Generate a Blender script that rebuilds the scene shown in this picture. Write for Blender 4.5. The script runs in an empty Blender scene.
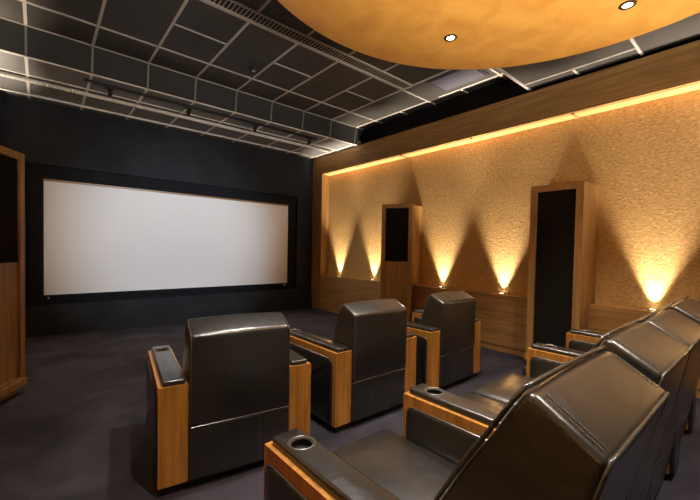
import bpy, bmesh, math, random
from mathutils import Vector, Matrix
random.seed(7)
C = bpy.context.scene.collection
S = bpy.context.scene
PI = math.pi

# ---------------------------------------------------------------- camera
cam_d = bpy.data.cameras.new('camera')
cam = bpy.data.objects.new('camera', cam_d); C.objects.link(cam)
yaw, pit, rol = math.radians(40.43847297), math.radians(-1.45186311), math.radians(1.07985417)
F = Vector((math.sin(yaw)*math.cos(pit), math.cos(yaw)*math.cos(pit), math.sin(pit)))
Rr = Vector((math.cos(yaw), -math.sin(yaw), 0)); U = Rr.cross(F)
rt = math.cos(rol)*Rr + math.sin(rol)*U
up = -math.sin(rol)*Rr + math.cos(rol)*U
M = Matrix((rt, up, -F)).transposed().to_4x4()
M.translation = (0, 0, 1.6)
cam.matrix_world = M
cam_d.sensor_width = 36; cam_d.lens = 364.3268/700*36; cam_d.shift_y = 8.922/700
cam_d.clip_start = 0.02
S.camera = cam

# ---------------------------------------------------------------- world, exposure
w = bpy.data.worlds.new('world'); S.world = w; w.use_nodes = True
w.node_tree.nodes['Background'].inputs[0].default_value = (0.5, 0.6, 0.8, 1)
w.node_tree.nodes['Background'].inputs[1].default_value = 0.02
S.view_settings.view_transform = 'Standard'; S.view_settings.look = 'None'
S.view_settings.gamma = 1; S.view_settings.use_curve_mapping = False
S.view_settings.exposure = 0.95

def light(name, kind, loc, target, energy, color, **kw):
    d = bpy.data.lights.new(name, kind); d.energy = energy; d.color = color
    for k, v in kw.items(): setattr(d, k, v)
    o = bpy.data.objects.new(name, d); C.objects.link(o); o.location = loc
    if target is not None:
        o.rotation_euler = (Vector(target)-Vector(loc)).to_track_quat('-Z', 'Y').to_euler()
    return o
# unseen projector spot, added at the back to brighten the screen
PROJ = (2.48, -2.0, 3.3)
light('added_projector_beam', 'SPOT', PROJ, (2.3, 8.2, 1.72), 1230, (0.86, 0.93, 1.0),
      spot_size=math.radians(29), spot_blend=0.9, shadow_soft_size=0.05)
# soft unseen fill added at the rear, aimed up at the disc
light('rear_fill_light', 'AREA', (2.6, -2.3, 1.3), (2.6, 0.6, 3.7), 80, (1.0, 0.92, 0.80),
      shape='RECTANGLE', size=5.0, size_y=0.5, spread=math.radians(80))

# ---------------------------------------------------------------- materials
def srgb(r, g, b):
    f = lambda c: (c/255/12.92) if c/255 <= 0.04045 else ((c/255+0.055)/1.055)**2.4
    return (f(r), f(g), f(b), 1)
def mat(name, col, rough=0.5, metal=0, spec=0.5, emit=None, es=0, coat=0):
    m = bpy.data.materials.new(name); m.use_nodes = True
    b = m.node_tree.nodes['Principled BSDF']
    b.inputs['Base Color'].default_value = col; b.inputs['Roughness'].default_value = rough
    b.inputs['Metallic'].default_value = metal; b.inputs['Specular IOR Level'].default_value = spec
    b.inputs['Coat Weight'].default_value = coat
    if emit: b.inputs['Emission Color'].default_value = emit; b.inputs['Emission Strength'].default_value = es
    return m
def nodes(m):
    nt = m.node_tree
    return nt, nt.nodes['Principled BSDF']
def add_noise(m, c1, c2, scale=(1, 1, 1), nscale=5, detail=4, bump=0, bscale=None, dist=0.002, lo=0.35, hi=0.65, distortion=0, rough=None, coord='Object'):
    nt, b = nodes(m)
    tc = nt.nodes.new('ShaderNodeTexCoord'); mp = nt.nodes.new('ShaderNodeMapping')
    mp.inputs['Scale'].default_value = scale
    nt.links.new(tc.outputs[coord], mp.inputs['Vector'])
    n = nt.nodes.new('ShaderNodeTexNoise'); n.inputs['Scale'].default_value = nscale; n.inputs['Detail'].default_value = detail
    n.inputs['Distortion'].default_value = distortion
    nt.links.new(mp.outputs[0], n.inputs['Vector'])
    r = nt.nodes.new('ShaderNodeValToRGB')
    r.color_ramp.elements[0].position = lo; r.color_ramp.elements[1].position = hi
    r.color_ramp.elements[0].color = c1; r.color_ramp.elements[1].color = c2
    nt.links.new(n.outputs['Fac'], r.inputs[0]); nt.links.new(r.outputs[0], b.inputs['Base Color'])
    if bump:
        n2 = n
        if bscale:
            n2 = nt.nodes.new('ShaderNodeTexNoise'); n2.inputs['Scale'].default_value = bscale; n2.inputs['Detail'].default_value = 5
            nt.links.new(tc.outputs[coord], n2.inputs['Vector'])
        bp = nt.nodes.new('ShaderNodeBump'); bp.inputs['Strength'].default_value = bump; bp.inputs['Distance'].default_value = dist
        nt.links.new(n2.outputs['Fac'], bp.inputs['Height']); nt.links.new(bp.outputs[0], b.inputs['Normal'])
    return m
def wood(name, dark, lite, axis, rough=0.42):
    sc = {'x': (0.5, 9, 9), 'y': (9, 0.5, 9), 'z': (9, 9, 0.5)}[axis]
    m = mat(name, lite, rough)
    return add_noise(m, dark, lite, sc, 3.2, 7, 0.15, None, 0.002, 0.3, 0.68, 0.6)
WD, WL = srgb(128, 93, 52), srgb(168, 127, 74)
wood_y = wood('panel_wood_horizontal', WD, WL, 'y')
wood_z = wood('panel_wood_vertical', srgb(128, 93, 52), srgb(166, 125, 74), 'z')
OD, OL = srgb(136, 88, 32), srgb(182, 126, 54)
arm_z = wood('arm_wood_vertical', OD, OL, 'z', 0.35)
leather = mat('black_leather', srgb(30, 28, 26), 0.30, spec=0.75, coat=0.35)
leather.node_tree.nodes['Principled BSDF'].inputs['Coat Roughness'].default_value = 0.22
add_noise(leather, srgb(31, 29, 27), srgb(38, 36, 33), (1, 1, 1), 3, 3, 0)
def leather_bump(m, s):
    nt, b = nodes(m)
    tc = nt.nodes.new('ShaderNodeTexCoord')
    fine = nt.nodes.new('ShaderNodeTexVoronoi'); fine.inputs['Scale'].default_value = 260
    big = nt.nodes.new('ShaderNodeTexNoise'); big.inputs['Scale'].default_value = 7; big.inputs['Detail'].default_value = 3; big.inputs['Distortion'].default_value = 0.8
    b1 = nt.nodes.new('ShaderNodeBump'); b1.inputs['Strength'].default_value = 0.12; b1.inputs['Distance'].default_value = 0.0012
    b2 = nt.nodes.new('ShaderNodeBump'); b2.inputs['Strength'].default_value = s; b2.inputs['Distance'].default_value = 0.02
    nt.links.new(tc.outputs['Object'], fine.inputs['Vector']); nt.links.new(tc.outputs['Object'], big.inputs['Vector'])
    nt.links.new(fine.outputs['Distance'], b1.inputs['Height']); nt.links.new(big.outputs['Fac'], b2.inputs['Height'])
    nt.links.new(b2.outputs[0], b1.inputs['Normal']); nt.links.new(b1.outputs[0], b.inputs['Normal'])
leather_bump(leather, 0.22)
piping_m = mat('leather_piping', srgb(58, 54, 48), 0.25, spec=0.7)
thread = mat('stitch_thread', srgb(96, 90, 80), 0.6)
black = mat('matt_black', srgb(14, 14, 14), 0.75)
plinth_m = mat('plinth_black', srgb(9, 9, 9), 0.8)
black_metal = mat('black_metal', srgb(16, 15, 14), 0.4)
cup_m = mat('cup_ring', srgb(96, 92, 86), 0.3, metal=0.5)
cup_in = mat('cup_inside', srgb(6, 6, 6), 0.5)
grille_m = mat('speaker_cloth', srgb(15, 13, 11), 0.95, spec=0.1)
add_noise(grille_m, srgb(22, 19, 16), srgb(30, 26, 22), (1, 1, 1), 300, 1)
blackwall = mat('black_wall_fabric', srgb(38, 40, 45), 0.85, spec=0.2)
add_noise(blackwall, srgb(34, 36, 41), srgb(42, 44, 50), (1, 1, 1), 2, 5, 0.2, 120, 0.002)
framem = mat('screen_frame_velvet', srgb(26, 28, 33), 0.9, spec=0.15)
add_noise(framem, srgb(24, 26, 31), srgb(29, 31, 36), (1, 1, 1), 3, 4)
screen_m = mat('screen_cloth', (0.78, 0.80, 0.82, 1), 0.7, spec=0.2)
lit_reveal_m = mat('screen_lit_reveal', srgb(140, 105, 60), 0.4)
gold = mat('gold_plaster', srgb(205, 150, 80), 0.75, spec=0.3)
def gold_nodes():
    nt, b = nodes(gold)
    tc = nt.nodes.new('ShaderNodeTexCoord')
    n = nt.nodes.new('ShaderNodeTexNoise'); n.inputs['Scale'].default_value = 26; n.inputs['Detail'].default_value = 8; n.inputs['Roughness'].default_value = 0.7; n.inputs['Distortion'].default_value = 0.6
    mp = nt.nodes.new('ShaderNodeMapping'); mp.inputs['Scale'].default_value = (1, 1, 1.7)
    nt.links.new(tc.outputs['Object'], mp.inputs[0]); nt.links.new(mp.outputs[0], n.inputs['Vector'])
    r = nt.nodes.new('ShaderNodeValToRGB')
    r.color_ramp.elements[0].position = 0.35; r.color_ramp.elements[1].position = 0.68
    r.color_ramp.elements[0].color = srgb(160, 124, 70); r.color_ramp.elements[1].color = srgb(216, 178, 116)
    nt.links.new(n.outputs['Fac'], r.inputs[0]); nt.links.new(r.outputs[0], b.inputs['Base Color'])
    bp = nt.nodes.new('ShaderNodeBump'); bp.inputs['Strength'].default_value = 0.8; bp.inputs['Distance'].default_value = 0.015
    nt.links.new(n.outputs['Fac'], bp.inputs['Height']); nt.links.new(bp.outputs[0], b.inputs['Normal'])
gold_nodes()
soffit_m = mat('soffit_tile_lit', srgb(102, 100, 98), 0.6, spec=0.4)  # bounce from the screen put into a lighter tile colour
soffit_bar_m = mat('soffit_bar', srgb(205, 200, 192), 0.45)
fascia_m = mat('fascia_tile_shaded', srgb(24, 22, 20), 0.75)  # shade on the fascia put into a darker tile colour
discm = mat('golden_stucco', srgb(226, 150, 48), 0.5, spec=0.4)
add_noise(discm, srgb(206, 142, 58), srgb(228, 166, 78), (1, 1, 1), 3.2, 9, 0.2, 9, 0.01, 0.3, 0.7, 0.8)
tile_m = mat('ceiling_tile', srgb(66, 62, 58), 0.6, spec=0.4)
add_noise(tile_m, srgb(40, 37, 34), srgb(50, 46, 42), (1, 1, 1), 1.5, 6, 0.15, 60, 0.003)
tbar_m = mat('ceiling_bar', srgb(150, 143, 135), 0.5)
lilac = mat('lilac_panel', srgb(60, 57, 68), 0.7)
steel = mat('vent_steel', srgb(150, 140, 126), 0.4, metal=0.3)
silver = mat('corrugated_silver', srgb(215, 212, 206), 0.35, metal=0.2)
chrome = mat('chrome', srgb(200, 200, 200), 0.15, metal=1)
bulb = mat('bulb_glow', (1, 1, 1, 1), emit=(1, 0.93, 0.8, 1), es=14)
upb = mat('uplight_glow', (1, 1, 1, 1), emit=(1, 0.85, 0.6, 1), es=10)
beam_glow_m = mat('beam_underside_glow', srgb(160, 112, 56), emit=(1.0, 0.62, 0.22, 1), es=0.36)  # wood lit from below, its brightness put in as emission
carpet = mat('dark_carpet', srgb(44, 40, 44), 0.95, spec=0.1)
def carpet_nodes():
    nt, b = nodes(carpet)
    tc = nt.nodes.new('ShaderNodeTexCoord')
    n = nt.nodes.new('ShaderNodeTexNoise'); n.inputs['Scale'].default_value = 1.4; n.inputs['Detail'].default_value = 5; n.inputs['Distortion'].default_value = 1.2
    f = nt.nodes.new('ShaderNodeTexNoise'); f.inputs['Scale'].default_value = 160; f.inputs['Detail'].default_value = 2
    nt.links.new(tc.outputs['Object'], n.inputs['Vector']); nt.links.new(tc.outputs['Object'], f.inputs['Vector'])
    mx = nt.nodes.new('ShaderNodeMath'); mx.operation = 'MULTIPLY_ADD'; mx.inputs[1].default_value = 0.55
    nt.links.new(f.outputs['Fac'], mx.inputs[0]); nt.links.new(n.outputs['Fac'], mx.inputs[2])
    r = nt.nodes.new('ShaderNodeValToRGB')
    r.color_ramp.elements[0].position = 0.55; r.color_ramp.elements[1].position = 1.0
    r.color_ramp.elements[0].color = srgb(35, 33, 38); r.color_ramp.elements[1].color = srgb(62, 58, 65)
    nt.links.new(mx.outputs[0], r.inputs[0]); nt.links.new(r.outputs[0], b.inputs['Base Color'])
    bp = nt.nodes.new('ShaderNodeBump'); bp.inputs['Strength'].default_value = 0.5; bp.inputs['Distance'].default_value = 0.006
    nt.links.new(f.outputs['Fac'], bp.inputs['Height']); nt.links.new(bp.outputs[0], b.inputs['Normal'])
carpet_nodes()

# ---------------------------------------------------------------- mesh helpers
def build(name, bm, m, parent=None, smooth=False, bevel=0, seg=2, angle=0.6):
    if bevel:
        es = [e for e in bm.edges if len(e.link_faces) == 2 and e.calc_face_angle(0) > angle]
        bmesh.ops.bevel(bm, geom=es, offset=bevel, segments=seg, profile=0.5, affect='EDGES', clamp_overlap=True)
    bmesh.ops.recalc_face_normals(bm, faces=bm.faces)
    me = bpy.data.meshes.new(name); bm.to_mesh(me); bm.free()
    me.materials.append(m)
    if smooth:
        for p in me.polygons: p.use_smooth = True
        try: me.set_sharp_from_angle(angle=math.radians(45))
        except Exception: pass
    o = bpy.data.objects.new(name, me); C.objects.link(o)
    if parent: o.parent = parent
    return o
def box(bm, x0, y0, z0, x1, y1, z1):
    vs = [bm.verts.new((x, y, z)) for x in (x0, x1) for y in (y0, y1) for z in (z0, z1)]
    for f in ((0, 1, 3, 2), (4, 6, 7, 5), (0, 4, 5, 1), (2, 3, 7, 6), (0, 2, 6, 4), (1, 5, 7, 3)):
        bm.faces.new([vs[i] for i in f])
    return bm
def B(*a):
    bm = bmesh.new()
    if a: box(bm, *a)
    return bm
def tube(bm, pts, r, n=8, closed=False):
    pts = [Vector(p) for p in pts]; N = len(pts); rings = []
    prev = None
    for i, p in enumerate(pts):
        a = pts[(i-1) % N] if (closed or i > 0) else p
        b = pts[(i+1) % N] if (closed or i < N-1) else p
        t = (b-a).normalized()
        if prev is None:
            u = t.orthogonal().normalized()
        else:
            u = (prev - t*prev.dot(t)).normalized()
        prev = u; v = t.cross(u)
        rings.append([bm.verts.new(p + r*(math.cos(2*PI*k/n)*u + math.sin(2*PI*k/n)*v)) for k in range(n)])
    for i in range(N if closed else N-1):
        A, Bq = rings[i], rings[(i+1) % N]
        for k in range(n): bm.faces.new((A[k], A[(k+1) % n], Bq[(k+1) % n], Bq[k]))
    if not closed:
        bm.faces.new(rings[0][::-1]); bm.faces.new(rings[-1])
    return bm
def lathe(bm, prof, c=(0, 0, 0), n=32, axis='z'):
    rings = []
    for r, z in prof:
        ring = []
        for k in range(n):
            a = 2*PI*k/n; x, y = r*math.cos(a), r*math.sin(a)
            p = (x, y, z) if axis == 'z' else (x, z, y)
            ring.append(bm.verts.new((p[0]+c[0], p[1]+c[1], p[2]+c[2])))
        rings.append(ring)
    for i in range(len(rings)-1):
        for k in range(n): bm.faces.new((rings[i][k], rings[i][(k+1) % n], rings[i+1][(k+1) % n], rings[i+1][k]))
    if prof[0][0] > 1e-6: bm.faces.new(rings[0])
    if prof[-1][0] > 1e-6: bm.faces.new(rings[-1][::-1])
    return bm
def fillet(poly, radii, n=5):
    out = []; N = len(poly)
    for i, p in enumerate(poly):
        p = Vector(p); a = Vector(poly[i-1]); b = Vector(poly[(i+1) % N]); r = radii[i] if isinstance(radii, (list, tuple)) else radii
        if r <= 0: out.append(tuple(p)); continue
        u = (a-p); v = (b-p); lu, lv = u.length, v.length; u.normalize(); v.normalize()
        ang = u.angle(v)
        d = min(r/math.tan(ang/2), lu*0.48, lv*0.48)
        s, e = p+u*d, p+v*d
        for k in range(n+1):
            t = k/n; q = (1-t)**2*s + 2*t*(1-t)*p + t*t*e
            out.append(tuple(q))
    return out
def inset(poly, d):
    N = len(poly); out = []
    area = sum(poly[i][0]*poly[(i+1) % N][1]-poly[(i+1) % N][0]*poly[i][1] for i in range(N))
    sg = 1 if area > 0 else -1
    for i in range(N):
        a, b = Vector(poly[i-1]), Vector(poly[(i+1) % N]); t = (b-a)
        if t.length < 1e-9: out.append(poly[i]); continue
        t.normalize(); nrm = Vector((-t.y, t.x))*sg
        out.append((poly[i][0]+nrm.x*d, poly[i][1]+nrm.y*d))
    return out
def loft_x(bm, poly, x0, x1, r=0.03, bulge=0.0, n=4, m=6):
    """closed (y,z) outline swept along x with rounded ends and an outward belly"""
    secs = []
    for k in range(n+1):
        a = PI/2*k/n; secs.append((x0 + r*(1-math.sin(a)), r*(1-math.cos(PI/2-a)) if False else r*(1-math.sin(a))))
    secs = []
    for k in range(n+1):
        a = PI/2*k/n
        secs.append((x0 + r*(1-math.cos(a)), r*(1-math.sin(a))))
    for k in range(1, m):
        t = k/m; secs.append((x0+r+(x1-x0-2*r)*t, -bulge*4*t*(1-t)))
    for k in range(n, -1, -1):
        a = PI/2*k/n
        secs.append((x1 - r*(1-math.cos(a)), r*(1-math.sin(a))))
    rings = []
    for x, d in secs:
        q = inset(poly, d) if abs(d) > 1e-9 else poly
        rings.append([bm.verts.new((x, y, z)) for y, z in q])
    N = len(poly)
    for i in range(len(rings)-1):
        for k in range(N): bm.faces.new((rings[i][k], rings[i][(k+1) % N], rings[i+1][(k+1) % N], rings[i+1][k]))
    bm.faces.new(rings[0][::-1]); bm.faces.new(rings[-1])
    return bm
def prism(bm, poly, z0, z1):
    a = [bm.verts.new((x, y, z0)) for x, y in poly]; b = [bm.verts.new((x, y, z1)) for x, y in poly]
    N = len(poly)
    for i in range(N): bm.faces.new((a[i], a[(i+1) % N], b[(i+1) % N], b[i]))
    bm.faces.new(a[::-1]); bm.faces.new(b)
    return bm
def cushion(bm, x0, y0, z0, x1, y1, z1, r=0.04, bulge=0.02):
    def coords(a, b):
        L = [a + r*(1-math.cos(PI/2*k/3)) for k in range(4)]
        m = 6; L += [a+r+(b-a-2*r)*k/m for k in range(1, m)]
        L += [b - r*(1-math.cos(PI/2*k/3)) for k in range(3, -1, -1)]
        return L
    X, Y, Z = coords(x0, x1), coords(y0, y1), coords(z0, z1)
    lo = Vector((x0+r, y0+r, z0+r)); hi = Vector((x1-r, y1-r, z1-r)); cache = {}
    def V(i, j, k):
        if (i, j, k) in cache: return cache[(i, j, k)]
        p = Vector((X[i], Y[j], Z[k]))
        q = Vector((min(max(p.x, lo.x), hi.x), min(max(p.y, lo.y), hi.y), min(max(p.z, lo.z), hi.z)))
        d = p-q
        if d.length > 1e-9: p = q + d.normalized()*r
        tx = (p.x-x0)/(x1-x0); ty = (p.y-y0)/(y1-y0); tz = (p.z-z0)/(z1-z0)
        p.z += bulge*16*tx*(1-tx)*ty*(1-ty)*tz
        cache[(i, j, k)] = bm.verts.new(p); return cache[(i, j, k)]
    nx, ny, nz = len(X)-1, len(Y)-1, len(Z)-1
    for i in range(nx):
        for j in range(ny):
            for k in (0, nz): bm.faces.new((V(i, j, k), V(i+1, j, k), V(i+1, j+1, k), V(i, j+1, k)))
    for i in range(nx):
        for k in range(nz):
            for j in (0, ny): bm.faces.new((V(i, j, k), V(i+1, j, k), V(i+1, j, k+1), V(i, j, k+1)))
    for j in range(ny):
        for k in range(nz):
            for i in (0, nx): bm.faces.new((V(i, j, k), V(i, j+1, k), V(i, j+1, k+1), V(i, j, k+1)))
    return bm
def rrect(x0, y0, x1, y1, r, n=5):
    rr = r if isinstance(r, (list, tuple)) else [r]*4
    return fillet([(x0, y0), (x1, y0), (x1, y1), (x0, y1)], rr, n)

def tag(o, label, cat, group=None, kind=None):
    if label: o['label'] = label
    if cat: o['category'] = cat
    if group: o['group'] = group
    if kind: o['kind'] = kind
    return o
def thing(name, label, cat, loc=(0, 0, 0), rz=0, group=None):
    o = bpy.data.objects.new(name, None); C.objects.link(o)
    o.empty_display_size = 0.1
    o.location = loc; o.rotation_euler = (0, 0, rz)
    return tag(o, label, cat, group)
def struct(name, bm, m, **kw):
    o = build(name, bm, m, **kw); o['kind'] = 'structure'; return o

# ---------------------------------------------------------------- room shell
YB, YF = -2.6, 8.24            # rear / front wall
XR, XRW = 5.65, 5.88           # wood frame plane / plaster plane on the right
XL, XLW = -0.69, -0.92
struct('floor', B(-1.2, YB-0.1, -0.1, 6.2, YF+0.3, 0), carpet)
# front wall with a recessed opening for the screen
bm = B()
box(bm, -1.2, YF, 2.97, 6.2, YF+0.3, 4.9)
box(bm, -1.2, YF, 0, 6.2, YF+0.3, 0.53)
box(bm, -1.2, YF, 0.53, -0.18, YF+0.3, 2.97)
box(bm, 5.17, YF, 0.53, 6.2, YF+0.3, 2.97)
struct('wall_front', bm, blackwall)
struct('wall_screen_recess', B(-0.18, YF+0.06, 0.53, 5.17, YF+0.3, 2.97), framem)
struct('baseboard_front', B(-0.7, YF-0.03, 0, XR, YF, 0.37), blackwall, bevel=0.004)
struct('wall_front_return', B(-1.2, 8.02, 0, -0.47, YF, 4.03), blackwall)
struct('wall_back', B(-1.2, YB-0.2, 0, 6.2, YB, 4.9), blackwall)
# right wall
struct('wall_right', B(XRW, YB, 0.90, 6.0, 7.85, 3.60), gold)
struct('wall_right_upper', B(6.0, YB-0.1, 0, 6.2, YF, 4.9), black)
def wood_side(side):
    a, b = (XR, 6.0) if side == 'right' else (-1.04, XL)
    s = 1 if side == 'right' else -1
    def bx(y0, z0, y1, z1, d=0.0):
        return B(a+(d if s > 0 else 0), y0, z0, b-(d if s < 0 else 0), y1, z1)
    # wainscot in long boards with fine joints
    bm = bmesh.new(); ys = [YB, 0.42, 2.28, 4.35, 6.2, 7.82]
    for i in range(5):
        q = bx(ys[i]+0.002, 0.10, ys[i+1]-0.002, 0.918)
        me = bpy.data.meshes.new('t'); q.to_mesh(me); q.free(); bm.from_mesh(me); bpy.data.meshes.remove(me)
    struct('wall_%s_wainscot' % side, bm, wood_y, bevel=0.003)
    struct('baseboard_%s' % side, bx(YB, 0.0, YF, 0.10, 0.012), wood_y, bevel=0.003)
    struct('wall_%s_column' % side, bx(7.82, 0.10, YF, 3.57), wood_z, bevel=0.003)
    struct('wall_%s_beam' % side, bx(YB, 3.57, YF, 4.03), wood_y, bevel=0.003)
wood_side('right'); wood_side('left')
struct('wall_left', B(-1.04, YB, 0.90, XLW, 7.85, 3.60), gold)
struct('wall_left_upper', B(-1.2, YB-0.1, 0, -1.04, YF, 4.9), black)

# ceiling: front soffit, fascia, raised main field, lower rear field
struct('ceiling', B(-1.04, 2.54, 4.41, 5.76, 6.36, 4.5), tile_m)
struct('ceiling_soffit', B(-1.04, 6.42, 4.04, 5.74, YF, 4.14), soffit_m)
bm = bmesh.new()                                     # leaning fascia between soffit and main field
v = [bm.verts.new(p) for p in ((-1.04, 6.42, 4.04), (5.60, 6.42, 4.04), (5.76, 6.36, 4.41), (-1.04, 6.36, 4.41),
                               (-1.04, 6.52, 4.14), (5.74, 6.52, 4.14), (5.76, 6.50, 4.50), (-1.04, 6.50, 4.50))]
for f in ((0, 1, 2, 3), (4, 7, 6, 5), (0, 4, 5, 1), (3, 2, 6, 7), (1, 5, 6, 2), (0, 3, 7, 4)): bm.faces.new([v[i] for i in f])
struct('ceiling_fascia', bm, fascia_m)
struct('ceiling_lower', B(-1.04, YB, 4.09, 5.69, 2.54, 4.5), tile_m)
struct('ceiling_cavity', B(-1.04, YB, 4.86, 6.2, YF+0.3, 4.95), black)
# ceiling bars
XS = [-0.835, -0.13, 0.575, 1.28, 1.985, 2.69, 3.395, 4.11, 4.82, 5.53]
hw = 0.017
bm = bmesh.new()
for x in XS: box(bm, x-hw, 4.33, 4.40, x+hw, 6.36, 4.41)
for x in XS: box(bm, x-hw, 2.54, 4.40, x+hw, 4.09, 4.41)
for y in (5.75, 4.335): box(bm, -1.04, y-hw, 4.398, 5.76, y+hw, 4.41)
box(bm, -1.04, 2.915, 4.398, 5.76, 2.95, 4.41)
box(bm, -1.04, 6.345, 4.398, 5.76, 6.365, 4.41)
for i in range(len(XS)-1):
    if i % 2 == 1:
        pass
for i, x in enumerate(XS[:-1]):
    if i in (3, 5, 7): box(bm, x+hw, 5.035-0.013, 4.401, XS[i+1]-hw, 5.035+0.013, 4.41)
    if i == 0 or i == 1: box(bm, x+hw, 5.035-0.013, 4.401, XS[i+1]-hw, 5.035+0.013, 4.41) if i == 1 else None
for y in (5.04, 3.64): box(bm, 5.53, y-hw, 4.40, 5.76, y+hw, 4.41)
struct('trim_1', bm, tbar_m)
bm = bmesh.new()
for x in XS: box(bm, x-hw, 6.42, 4.03, x+hw, YF, 4.04)
for y in (6.435, 7.10, 7.98): box(bm, -1.04, y-0.015, 4.028, 5.62, y+0.015, 4.04)
struct('trim_2', bm, soffit_bar_m)
bm = bmesh.new()
for x in XS:
    vs = [bm.verts.new(p) for p in ((x-0.012, 6.412, 4.04), (x+0.012, 6.412, 4.04), (x+0.012, 6.352, 4.41), (x-0.012, 6.352, 4.41))]
    vs2 = [bm.verts.new((q.co.x, q.co.y+0.015, q.co.z)) for q in vs]
    bm.faces.new(vs); bm.faces.new(vs2[::-1])
    for k in range(4): bm.faces.new((vs[k], vs2[k], vs2[(k+1) % 4], vs[(k+1) % 4]))
struct('trim_3', bm, mat('dark_bar', srgb(96, 92, 86), 0.5))
bm = bmesh.new()
box(bm, -1.04, 2.505, 4.075, 5.69, 2.545, 4.09)
for y in (1.17, -0.23): box(bm, -1.04, y-0.016, 4.078, 5.69, y+0.016, 4.09)
box(bm, 5.45, 1.17, 4.08, 5.475, 2.52, 4.09); box(bm, 5.46, 1.857, 4.08, 5.69, 1.883, 4.09)
struct('trim_4', bm, tbar_m)

# beam underside in joined boards, the uplight on it put in as glow
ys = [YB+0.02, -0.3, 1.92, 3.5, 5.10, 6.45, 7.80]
def beam_glow(x, m, label):
    t = thing('glowing_beam_underside', label, 'beam underside', (x, 0, 3.57))
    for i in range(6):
        build('glowing_board', B(-0.12 if m > 0 else -0.075, ys[i]+0.02, -0.018, 0.075 if m > 0 else 0.12, ys[i+1]-0.02, 0.0), beam_glow_m, t)
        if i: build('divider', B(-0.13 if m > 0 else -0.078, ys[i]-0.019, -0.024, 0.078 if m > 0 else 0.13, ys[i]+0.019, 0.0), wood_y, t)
beam_glow(5.80, 1, 'long underside of the wooden beam along the right gold wall, made to glow warmly')
beam_glow(-0.84, -1, 'long glowing beam underside added along the left gold wall, outside the picture')  # unseen counterpart on the left, added to brighten the room

# ---------------------------------------------------------------- projection screen
t = thing('projection_screen', 'wide blank white cinema screen in a black surround on the front wall', 'screen', (2.485, YF+0.05, 0.70))
build('screen_surface', B(-2.43, -0.012, 0.005, 2.43, 0.0, 1.995), screen_m, t)
bm = B()
box(bm, -2.51, -0.03, -0.08, 2.51, 0.008, 0.0); box(bm, -2.51, -0.03, 2.03, 2.51, 0.008, 2.10)
box(bm, -2.51, -0.03, 0.0, -2.435, 0.008, 2.03); box(bm, 2.435, -0.03, 0.0, 2.51, 0.008, 2.03)
build('screen_frame', bm, framem, t, bevel=0.004)
build('top_reveal_lit', B(-2.435, -0.028, 1.995, 2.435, 0.0, 2.03), lit_reveal_m, t)  # lit edge of the top recess, its brightness put into the colour
build('maker_badge', B(2.30, -0.034, -0.055, 2.38, -0.03, -0.035), mat('badge', srgb(150, 170, 190), 0.4), t)
build('logo_dot', B(-2.38, -0.036, -0.055, -2.355, -0.03, -0.035), mat('badge_dot', srgb(200, 185, 165), 0.4), t)  # small bright logo mark

# ---------------------------------------------------------------- speaker towers
def tower(label, loc, rz, W, D, H, split, frame=0.055, rear=None):
    """front face at local y=0 facing -y, x from 0 to W, base on the floor"""
    t = thing('speaker_tower', label, 'speaker', loc, rz)
    bm = B()
    z0 = 0.15
    box(bm, 0, 0, z0, frame, D, H); box(bm, W-frame, 0, z0, W, D, H)
    box(bm, frame, 0, H-frame, W-frame, D, H); box(bm, frame, 0, z0, W-frame, D, z0+0.04)
    box(bm, frame, 0.05, z0+0.04, W-frame, D, H-frame)
    build('cabinet', bm, wood_z, t, bevel=0.003)
    if split:
        build('front_panel', B(frame+0.002, 0.018, z0+0.042, W-frame-0.002, 0.052, split), wood_z, t, bevel=0.002)
    build('grille', B(frame+0.002, 0.022, split or z0+0.042, W-frame-0.002, 0.052, H-frame-0.002), grille_m, t, bevel=0.003)
    build('base_slab', B(-0.012, -0.015, 0.08, W+0.012, D, 0.152), wood_y, t, bevel=0.003)
    build('plinth', B(0.05, 0.06, 0, W-0.05, D-0.02, 0.08), wood_y, t, bevel=0.003)
    if rear:
        bm = bmesh.new(); prism(bm, rear, 0.93, H-0.004); build('rear_body', bm, wood_z, t, bevel=0.002)
    return t
# local +x runs along the face; face looks to -y local
def tower_at(label, left, right, D, H, split, frame=0.055, wall=None):
    d = Vector(right)-Vector(left)
    a = math.atan2(d.y, d.x); rear = None; W = d.length
    if wall:      # rear body reaches back over the wainscot ledge to the plaster wall
        c, s_ = math.cos(a), math.sin(a)
        G = lambda lx, ly: (left[0]+lx*c-ly*s_, left[1]+lx*s_+ly*c)
        pts = [G(0.0, D-0.01), (wall, G(0.0, D)[1]), (wall, G(W, D)[1]), G(W, D-0.01)]
        rear = [((x-left[0])*c+(y-left[1])*s_, -(x-left[0])*s_+(y-left[1])*c) for x, y in pts]
    tower(label, (left[0], left[1], 0), a, W, D, H, split, frame, rear)
tower_at('tall wooden speaker tower with half-height black grille, behind the middle front armchair',
         (5.106, 5.054), (5.416, 4.536), 0.26, 2.50, 1.39, 0.075, XRW-0.003)
tower_at('widest wooden speaker tower, full-height black grille, on the gold wall behind the rear seats',
         (5.305, 2.30), (5.30, 1.632), 0.342, 2.54, None, 0.09, XRW-0.003)
tower_at('wooden speaker tower left of the screen, cut by the left picture edge',
         (-0.41, 4.70), (-0.12, 5.237), 0.26, 2.55, 1.402, 0.075)

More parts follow.
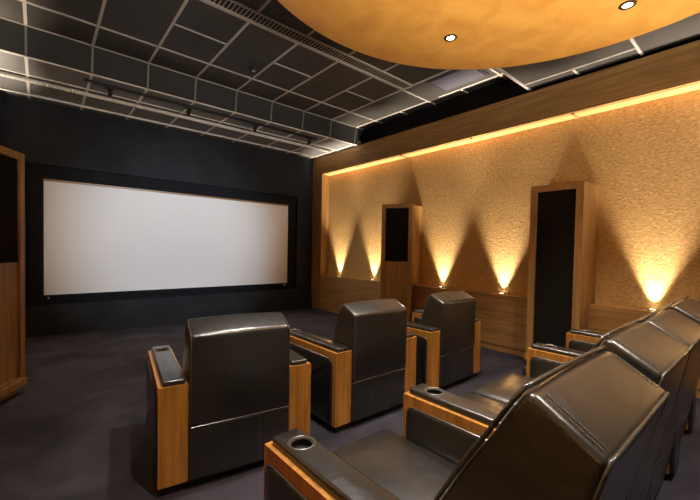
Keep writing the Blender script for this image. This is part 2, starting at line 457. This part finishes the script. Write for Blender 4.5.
# ---------------------------------------------------------------- wall uplights
def uplight(x, y, label, s):
    t = thing('wall_uplight', label, 'wall light', (x, y, 0.918), 0, 'uplights set in the wainscot ledge')
    bm = bmesh.new(); lathe(bm, [(0.0, 0.006), (0.034, 0.006), (0.045, 0.012), (0.052, 0.012), (0.056, 0.0), (0.0, 0.0)], n=24)
    build('trim_ring', bm, chrome, t, smooth=True)
    bm = bmesh.new(); lathe(bm, [(0.0, 0.009), (0.03, 0.008), (0.032, 0.0061), (0.0, 0.0061)], n=20)
    build('lens', bm, upb, t, smooth=True)
    L = light('uplight_lamp', 'SPOT', (0, 0, 0.03), (s*0.20, 0, 1.0), 255 if s > 0 else 230, (1.0, 0.85, 0.67),
              spot_size=math.radians(60), spot_blend=0.8, shadow_soft_size=0.03)
    L.parent = t
    d = L.data; d.use_nodes = True; nt = d.node_tree; em = nt.nodes['Emission']
    fo = nt.nodes.new('ShaderNodeLightFalloff'); fo.inputs['Strength'].default_value = 1.0
    nt.links.new(fo.outputs['Linear'], em.inputs['Strength'])
    return t
UY = [(7.28, 'small uplight in the ledge nearest the screen, glowing up the gold wall'),
      (6.02, 'small uplight in the ledge just left of the half-grille speaker tower'),
      (4.14, 'small uplight in the ledge above the third front armchair, right of the half-grille tower'),
      (2.94, 'small uplight in the ledge just left of the full-grille speaker tower'),
      (0.99, 'small uplight in the ledge right of the full-grille tower, behind the rear seat backs')]
for y, lb in UY: uplight(5.81, y, lb, 1)
uplight(5.80, -0.20, 'small uplight in the ledge beyond the right picture edge', 1)
for y in (7.18, 5.96, 4.08, 2.89, 0.99, -0.2):  # unseen mirrored uplights, added for overall brightness
    o = uplight(-0.84, y, 'small unseen uplight added in the ledge of the left gold wall', -1)
    o['group'] = 'uplights added on the left wall'

# ---------------------------------------------------------------- golden ceiling disc with downlights
DC = (2.47, 0.98)
t = thing('ceiling_disc', 'large round golden stucco disc hanging under the ceiling', 'ceiling disc', (DC[0], DC[1], 3.83))
bm = bmesh.new(); lathe(bm, [(0, 0), (1.2, 0), (2.175, 0), (2.185, 0.006), (2.185, 0.09), (0, 0.09)], n=128)
build('disc_panel', bm, discm, t, smooth=True)
bm = bmesh.new(); lathe(bm, [(0, 0.09), (1.3, 0.09), (1.3, 0.25), (0, 0.25)], n=64)
build('ceiling_mount', bm, black, t)
def downlight(x, y, label):
    t = thing('recessed_downlight', label, 'downlight', (x, y, 3.83), 0, 'downlights in the golden disc')
    bm = bmesh.new(); lathe(bm, [(0.036, 0.0), (0.04, -0.006), (0.062, -0.006), (0.068, -0.0005), (0.036, -0.0005)], n=32)
    # close the ring
    build('trim_ring', bm, mat('dark_chrome', srgb(110, 90, 60), 0.25, metal=0.9), t, smooth=True)
    bm = bmesh.new(); lathe(bm, [(0, -0.008), (0.03, -0.006), (0.04, -0.001), (0, -0.001)], n=24)
    build('bulb', bm, bulb, t, smooth=True)
    L = light('downlight_lamp', 'SPOT', (0, 0, -0.03), (0, 0, -1), 145, (1.0, 0.94, 0.86),
              spot_size=math.radians(88), spot_blend=0.7, shadow_soft_size=0.04); L.parent = t
for k in range(6):  # the unseen rest of the ring is added to brighten the room
    a = math.radians(58.5 - 60*k)
    lb = {0: 'recessed round downlight in the golden disc, nearer its front edge', 1: 'recessed round downlight in the golden disc near the top right picture corner'}.get(k, 'added recessed downlight in the golden disc outside the picture')
    downlight(DC[0]+1.53*math.cos(a), DC[1]+1.53*math.sin(a), lb)

# ---------------------------------------------------------------- ceiling fittings
t = thing('linear_air_vent', 'long slotted grey air vent running across the dark tiled ceiling', 'air vent', (1.9, 4.21, 4.40))
bm = B()
box(bm, -2.94, -0.115, -0.006, 2.94, -0.085, 0.01); box(bm, -2.94, 0.085, -0.006, 2.94, 0.115, 0.01)
box(bm, 2.91, -0.115, -0.006, 2.94, 0.115, 0.01)
build('vent_frame', bm, tbar_m, t)
bm = bmesh.new()
for i in range(115): box(bm, -2.93+i*0.051, -0.085, 0.0, -2.93+i*0.051+0.012, 0.085, 0.008)
build('vent_slats', bm, steel, t)
build('vent_backing', B(-2.94, -0.085, 0.009, 2.94, 0.085, 0.012), black, t)

t = thing('ceiling_access_panel', 'pale lilac grey panel set in the ceiling beside the golden disc', 'ceiling panel', (5.15, 3.45, 4.40))
build('panel', B(-0.23, -0.37, -0.012, 0.23, 0.37, 0.002), lilac, t, bevel=0.003)
build('shadow_gap', B(-0.27, -0.42, -0.002, 0.25, 0.41, 0.008), black, t)

t = thing('smoke_detector', 'small round black detector on the dark ceiling tiles', 'smoke detector', (2.57, 5.42, 4.41))
bm = bmesh.new(); lathe(bm, [(0, 0), (0.055, 0), (0.055, -0.015), (0.04, -0.045), (0.0, -0.05)], n=24)
build('body', bm, black, t, smooth=True)
bm = bmesh.new(); lathe(bm, [(0.0, -0.056), (0.022, -0.054), (0.03, -0.046), (0.0, -0.046)], (-0.015, -0.01, 0), n=24)
build('white_sensor', bm, tbar_m, t, smooth=True)

# corrugated strips under the front soffit
def corrugated(y, z, r, x0, x1, label):
    prof = []; n = int((x1-x0)/0.03)
    bm = bmesh.new(); rings = []
    for i in range(n*2+1):
        x = x0+i*0.015; rr = r if i % 2 else r*0.72
        rings.append([bm.verts.new((x, y+rr*math.cos(2*PI*k/8), z+rr*math.sin(2*PI*k/8))) for k in range(8)])
    for i in range(len(rings)-1):
        for k in range(8): bm.faces.new((rings[i][k], rings[i][(k+1) % 8], rings[i+1][(k+1) % 8], rings[i+1][k]))
    bm.faces.new(rings[0]); bm.faces.new(rings[-1][::-1])
    o = build('corrugated_conduit', bm, silver, None, smooth=True)
    tag(o, label, 'conduit')
corrugated(7.20, 3.992, 0.036, -0.68, 5.45, 'thicker silver corrugated conduit along the front ceiling strip behind the track light')
corrugated(7.96, 4.012, 0.014, -0.68, 5.45, 'thin silver corrugated conduit on the ceiling closest to the front wall')

# track light
t = thing('track_light', 'long black ceiling track with four small spotlights in front of the screen', 'track light', (2.55, 6.62, 4.03))
build('track_rail', B(-2.05, -0.018, -0.045, 2.06, 0.018, -0.012), black_metal, t)
for x in (-1.9, 0, 1.9): build('mounting_clip', B(x-0.02, -0.01, -0.014, x+0.02, 0.01, -0.001), black_metal, t)
for x in (-1.74, -0.60, 0.63, 1.88):
    h = build('spotlight_head', B(x-0.07, -0.022, -0.075, x+0.04, 0.022, -0.045), black_metal, t, bevel=0.004)
    bm = bmesh.new(); tube(bm, [(x, 0.0, -0.07), (x, 0.0, -0.115)], 0.008, 8); build('stem', bm, black_metal, h)
    bm = bmesh.new(); tube(bm, [(x, -0.01, -0.095), (x+0.01, 0.05, -0.165)], 0.030, 16); build('lamp_can', bm, black_metal, h, smooth=True)
    L = light('track_spot_fill', 'SPOT', (x, 0.0, -0.20), (x, -0.9, -4.0), 70, (1.0, 0.90, 0.76),  # fill light added at the track heads to lift the room's front
              spot_size=math.radians(92), spot_blend=0.9, shadow_soft_size=0.04); L.parent = t

# ---------------------------------------------------------------- armchairs
def side_panel(parent, xs, sgn, y0, y1, z0, z1, front=True):
    """leather panel let into the side of an arm; xs = plane of the wood, sgn = outward direction"""
    rad = [0.01, 0.01, 0.06, 0.06]
    out = rrect(y0, z0, y1, z1, rad, 6)
    bm = bmesh.new()
    th = 0.014
    rings = []
    for d, x in ((0, 0), (0, th*0.55), (0.004, th*0.85), (0.012, th), (0.05, th*1.25)):
        q = inset(out, d) if d else out
        rings.append([bm.verts.new((xs+sgn*x, y, z)) for y, z in q])
    N = len(out)
    for i in range(len(rings)-1):
        for k in range(N): bm.faces.new((rings[i][k], rings[i][(k+1) % N], rings[i+1][(k+1) % N], rings[i+1][k]))
    bm.faces.new(rings[0]); bm.faces.new(rings[-1])
    build('side_panel', bm, leather, parent, smooth=True)
    bm = bmesh.new(); q = rrect(y0, z0, y1, z1, rad, 6)
    tube(bm, [(xs+sgn*0.006, y, z) for y, z in q], 0.006, 6, True)
    build('piping', bm, piping_m, parent, smooth=True)
def arm(t, x0, x1, L, h, zb=0.06, inner=1):
    """wooden arm box from y=0 (rear) to y=L (front), pad with cup holder on top"""
    a = build('armrest', B(x0, 0, zb, x1, L, h), arm_z, t, bevel=0.004)
    px0, px1 = x0+0.024, x1-0.016
    if inner < 0: px0, px1 = x0+0.016, x1-0.024
    cx, cy, cr = (px0+px1)/2, L-0.155, 0.053
    out = rrect(px0, 0.012, px1, L-0.018, 0.018, 4)
    T = 0.036
    bm = bmesh.new()
    levels = [(0.0, 0.0), (0.0, T-0.012), (0.004, T-0.004), (0.012, T)]
    rings = []
    for d, z in levels:
        q = inset(out, d) if d else out
        rings.append([bm.verts.new((x, y, h+z)) for x, y in q])
    N = len(out)
    for i in range(len(rings)-1):
        for k in range(N): bm.faces.new((rings[i][k], rings[i][(k+1) % N], rings[i+1][(k+1) % N], rings[i+1][k]))
    top = rings[-1]; nc = 24
    circ = [bm.verts.new((cx+cr*math.cos(2*PI*k/nc), cy+cr*math.sin(2*PI*k/nc), h+T)) for k in range(nc)]
    es = [bm.edges.get((top[k], top[(k+1) % N])) for k in range(N)]
    es += [bm.edges.new((circ[k], circ[(k+1) % nc])) for k in range(nc)]
    bmesh.ops.triangle_fill(bm, edges=es, use_beauty=True)
    build('arm_pad', bm, leather, a, smooth=True)
    bm = bmesh.new()
    lathe(bm, [(0.062, T-0.001), (0.060, T+0.004), (0.055, T+0.006), (0.050, T+0.003), (0.047, T-0.006), (0.044, T-0.006), (0.044, T-0.004)], (cx, cy, h), 28)
    # ring only: remove the two cap faces
    for f in [f for f in bm.faces if len(f.verts) > 4]: bm.faces.remove(f)
    c = build('cup_holder', bm, cup_m, a, smooth=True)
    bm = bmesh.new()
    lathe(bm, [(0.050, T+0.001), (0.047, 0.004), (0.0, 0.003)], (cx, cy, h), 28)
    for f in [f for f in bm.faces if len(f.verts) > 4]: bm.faces.remove(f)
    build('cup_well', bm, cup_in, a, smooth=True)
    for xs, sg in ((x0, -1), (x1, 1)):
        side_panel(a, xs, sg, 0.045, L-0.035, zb+0.01, h-0.062)
    return a
def stitch_row(bm, pts, r=0.0016, dash=0.012, gap=0.007):
    for a, b in zip(pts[:-1], pts[1:]):
        a, b = Vector(a), Vector(b); L = (b-a).length; d = (b-a).normalized(); s = 0
        while s+dash <= L:
            tube(bm, [a+d*s, a+d*(s+dash)], r, 4); s += dash+gap

def back_front_row(t, x0, x1):
    prof = [(-0.03, 0.425), (-0.03, 1.022), (0.155, 1.112), (0.205, 1.045), (0.265, 0.88), (0.32, 0.70), (0.37, 0.46)]
    poly = fillet(prof, [0.02, 0.045, 0.04, 0.05, 0.2, 0.2, 0.03], 6)
    bm = bmesh.new(); loft_x(bm, poly, x0, x1, 0.03, 0.008, 5, 8)
    b = build('backrest', bm, leather, t, smooth=True)
    for x in (x0+0.008, x1-0.008):
        bm = bmesh.new()
        tube(bm, [(x, -0.026, 0.44), (x, -0.026, 0.985), (x, -0.018, 1.013), (x, 0.01, 1.033), (x, 0.125, 1.089)], 0.0045, 6)
        build('piping', bm, piping_m, b, smooth=True)
    bm = bmesh.new(); loft_x(bm, fillet([(-0.026, 0.065), (-0.026, 0.418), (0.05, 0.418), (0.05, 0.065)], 0.015, 3), x0+0.002, x1-0.002, 0.012, 0.004, 3, 4)
    p = build('rear_panel', bm, leather, t, smooth=True)
    bm = bmesh.new(); tube(bm, [(x0+0.01, -0.029, 0.421), (x1-0.01, -0.029, 0.421)], 0.005, 6)
    build('piping', bm, piping_m, p, smooth=True)
    for f in (0.333, 0.667):
        bm = bmesh.new()
        x = x0+(x1-x0)*f; stitch_row(bm, [(x, -0.0315, 0.08), (x, -0.0315, 0.41)])
        build('stitching', bm, thread, p)
def front_chair(loc, rz, label):
    t = thing('theater_armchair', label, 'armchair', loc, rz, 'front row of leather armchairs')
    W, A, L, h = 1.062, 0.178, 0.98, 0.705
    arm(t, 0, A, L, h, inner=1); arm(t, W-A, W, L, h, inner=-1)
    x0, x1 = A+0.001, W-A-0.010
    back_front_row(t, x0, x1)
    bm = bmesh.new(); cushion(bm, x0+0.012, 0.26, 0.30, x1-0.012, 1.02, 0.47, 0.045, 0.02)
    build('seat', bm, leather, t, smooth=True)
    bm = bmesh.new(); cushion(bm, x0+0.012, 0.05, 0.07, x1-0.012, 0.99, 0.30, 0.02, 0.0)
    build('seat_base', bm, leather, t, smooth=True)
    build('plinth', B(0.015, 0.02, 0.0, W-0.015, L-0.04, 0.062), plinth_m, t)
    return t
front_chair((0.563, 2.49, 0), math.radians(-8.2), 'black leather armchair with wooden arms, leftmost of the front row')
front_chair((1.935, 2.43, 0), math.radians(-0.6), 'black leather armchair with wooden arms, middle one of the front row')
front_chair((3.262, 2.44, 0), math.radians(0.6), 'black leather armchair with wooden arms, rightmost of the front row')

# rear row: reclined seats standing shoulder to shoulder
RB = [(-0.04, 0.43), (-0.215, 1.12), (-0.025, 1.238), (0.02, 1.170), (0.075, 1.075), (0.150, 0.960), (0.25, 0.78), (0.33, 0.62), (0.38, 0.46)]
def lean(y, z, k):      # k straightens the back by moving its upper part forward
    return y + k*max(0.0, (z-0.43)/0.7)
def back_rear_row(t, x0, x1, k):
    pf = [(lean(y, z, k), z) for y, z in RB]
    poly = fillet(pf, [0.02, 0.028, 0.035, 0.06, 0.15, 0.2, 0.2, 0.2, 0.03], 6)
    bm = bmesh.new(); loft_x(bm, poly, x0, x1, 0.022, 0.010, 5, 8)
    b = build('backrest', bm, leather, t, smooth=True)
    P = lambda x, y, z: (x, lean(y, z, k), z)
    bm = bmesh.new()
    def edge(x):
        return [P(x, 0.342, 0.60), P(x, 0.255, 0.788), P(x, 0.155, 0.967), P(x, 0.080, 1.085), P(x, 0.033, 1.163), P(x, 0.008, 1.203)]
    xa, xb = x0+0.004, x1-0.004
    tube(bm, edge(xa) + [P(xa+0.01, -0.012, 1.236), P(xa+0.04, -0.023, 1.245)] + [P(xa+(xb-xa)*f, -0.025, 1.245+0.006*math.sin(PI*f)) for f in (0.3, 0.5, 0.7)] + [P(xb-0.04, -0.023, 1.245), P(xb-0.01, -0.012, 1.236)] + edge(xb)[::-1], 0.0075, 8)
    build('piping', bm, piping_m, b, smooth=True)
    bm = bmesh.new()
    tube(bm, [P(xa, -0.036, 0.45), P(xa, -0.204, 1.09), P(xa+0.012, -0.211, 1.119), P(xa+0.05, -0.216, 1.126), P(xb-0.05, -0.216, 1.126), P(xb-0.012, -0.211, 1.119), P(xb, -0.204, 1.09), P(xb, -0.036, 0.45)], 0.006, 8)
    build('piping', bm, piping_m, b, smooth=True)
    for x in (x0+0.026, x0+0.045, x1-0.026, x1-0.045):
        bm = bmesh.new()
        stitch_row(bm, [P(x, -0.190, 1.139), P(x, -0.045, 1.231)], 0.0018, 0.009, 0.006)
        build('stitching', bm, thread, b)
    bm = bmesh.new(); loft_x(bm, fillet([(0.01, 0.065), (-0.036, 0.42), (0.06, 0.42), (0.08, 0.065)], 0.015, 3), x0+0.002, x1-0.002, 0.012, 0.004, 3, 4)
    p = build('rear_panel', bm, leather, t, smooth=True)
    bm = bmesh.new(); tube(bm, [(x0+0.01, -0.038, 0.424), (x1-0.01, -0.038, 0.424)], 0.006, 6)
    build('piping', bm, piping_m, p, smooth=True)
def rear_seat(t, x0, x1):
    bm = bmesh.new(); cushion(bm, x0+0.006, 0.25, 0.30, x1-0.006, 1.13, 0.495, 0.05, 0.03)
    build('seat', bm, leather, t, smooth=True)
    bm = bmesh.new(); cushion(bm, x0+0.006, 0.06, 0.07, x1-0.006, 1.09, 0.30, 0.02, 0.0)
    build('seat_base', bm, leather, t, smooth=True)
def rear_unit(x, y, arms, seats, backs, width, k, name, label, cat):
    t = thing(name, label, cat, (x, y, 0))
    for a in arms:
        q = arm(t, a[0], a[1], 1.0, 0.735, inner=a[2])
        bm = bmesh.new(); cushion(bm, a[0], -0.03, 0.07, a[1], 0.0, 0.755, 0.01, 0.0)
        build('rear_cover', bm, leather, q, smooth=True)
    for a, b in seats: rear_seat(t, a+0.004, b-0.004)
    for a, b in backs: back_rear_row(t, a+0.004, b-0.004, k)
    build('plinth', B(0.012, 0.03, 0, width-0.012, 0.97, 0.062), plinth_m, t)
A = 0.18; I1 = 0.745; I2 = 0.745; I3 = 0.80
X0 = 0.755
rear_unit(X0, 0.446, [(0, A, 1), (A+I1, 2*A+I1, 1)], [(A, A+I1)], [(A+0.048, A+I1+0.012)], 2*A+I1, 0, 'theater_recliner',
          'black leather recliner nearest the camera in the rear row, its back filling the picture corner', 'recliner')
X1 = X0+2*A+I1+0.022
rear_unit(X1, 0.45, [(2*I2, 2*I2+A, 1)], [(0, I2), (I2, 2*I2)], [(0.012, I2), (I2, 2*I2)], 2*I2+A, 0.045, 'theater_loveseat',
          'black leather two-seat recliner in the middle of the rear row, no arm between its seats', 'loveseat')
X2 = X1+2*I2+A+0.022
rear_unit(X2, 0.47, [(I3, I3+A, 1)], [(0, I3)], [(0.012, I3)], I3+A, 0.045, 'theater_recliner',
          'black leather recliner at the far end of the rear row, furthest from the camera', 'recliner')
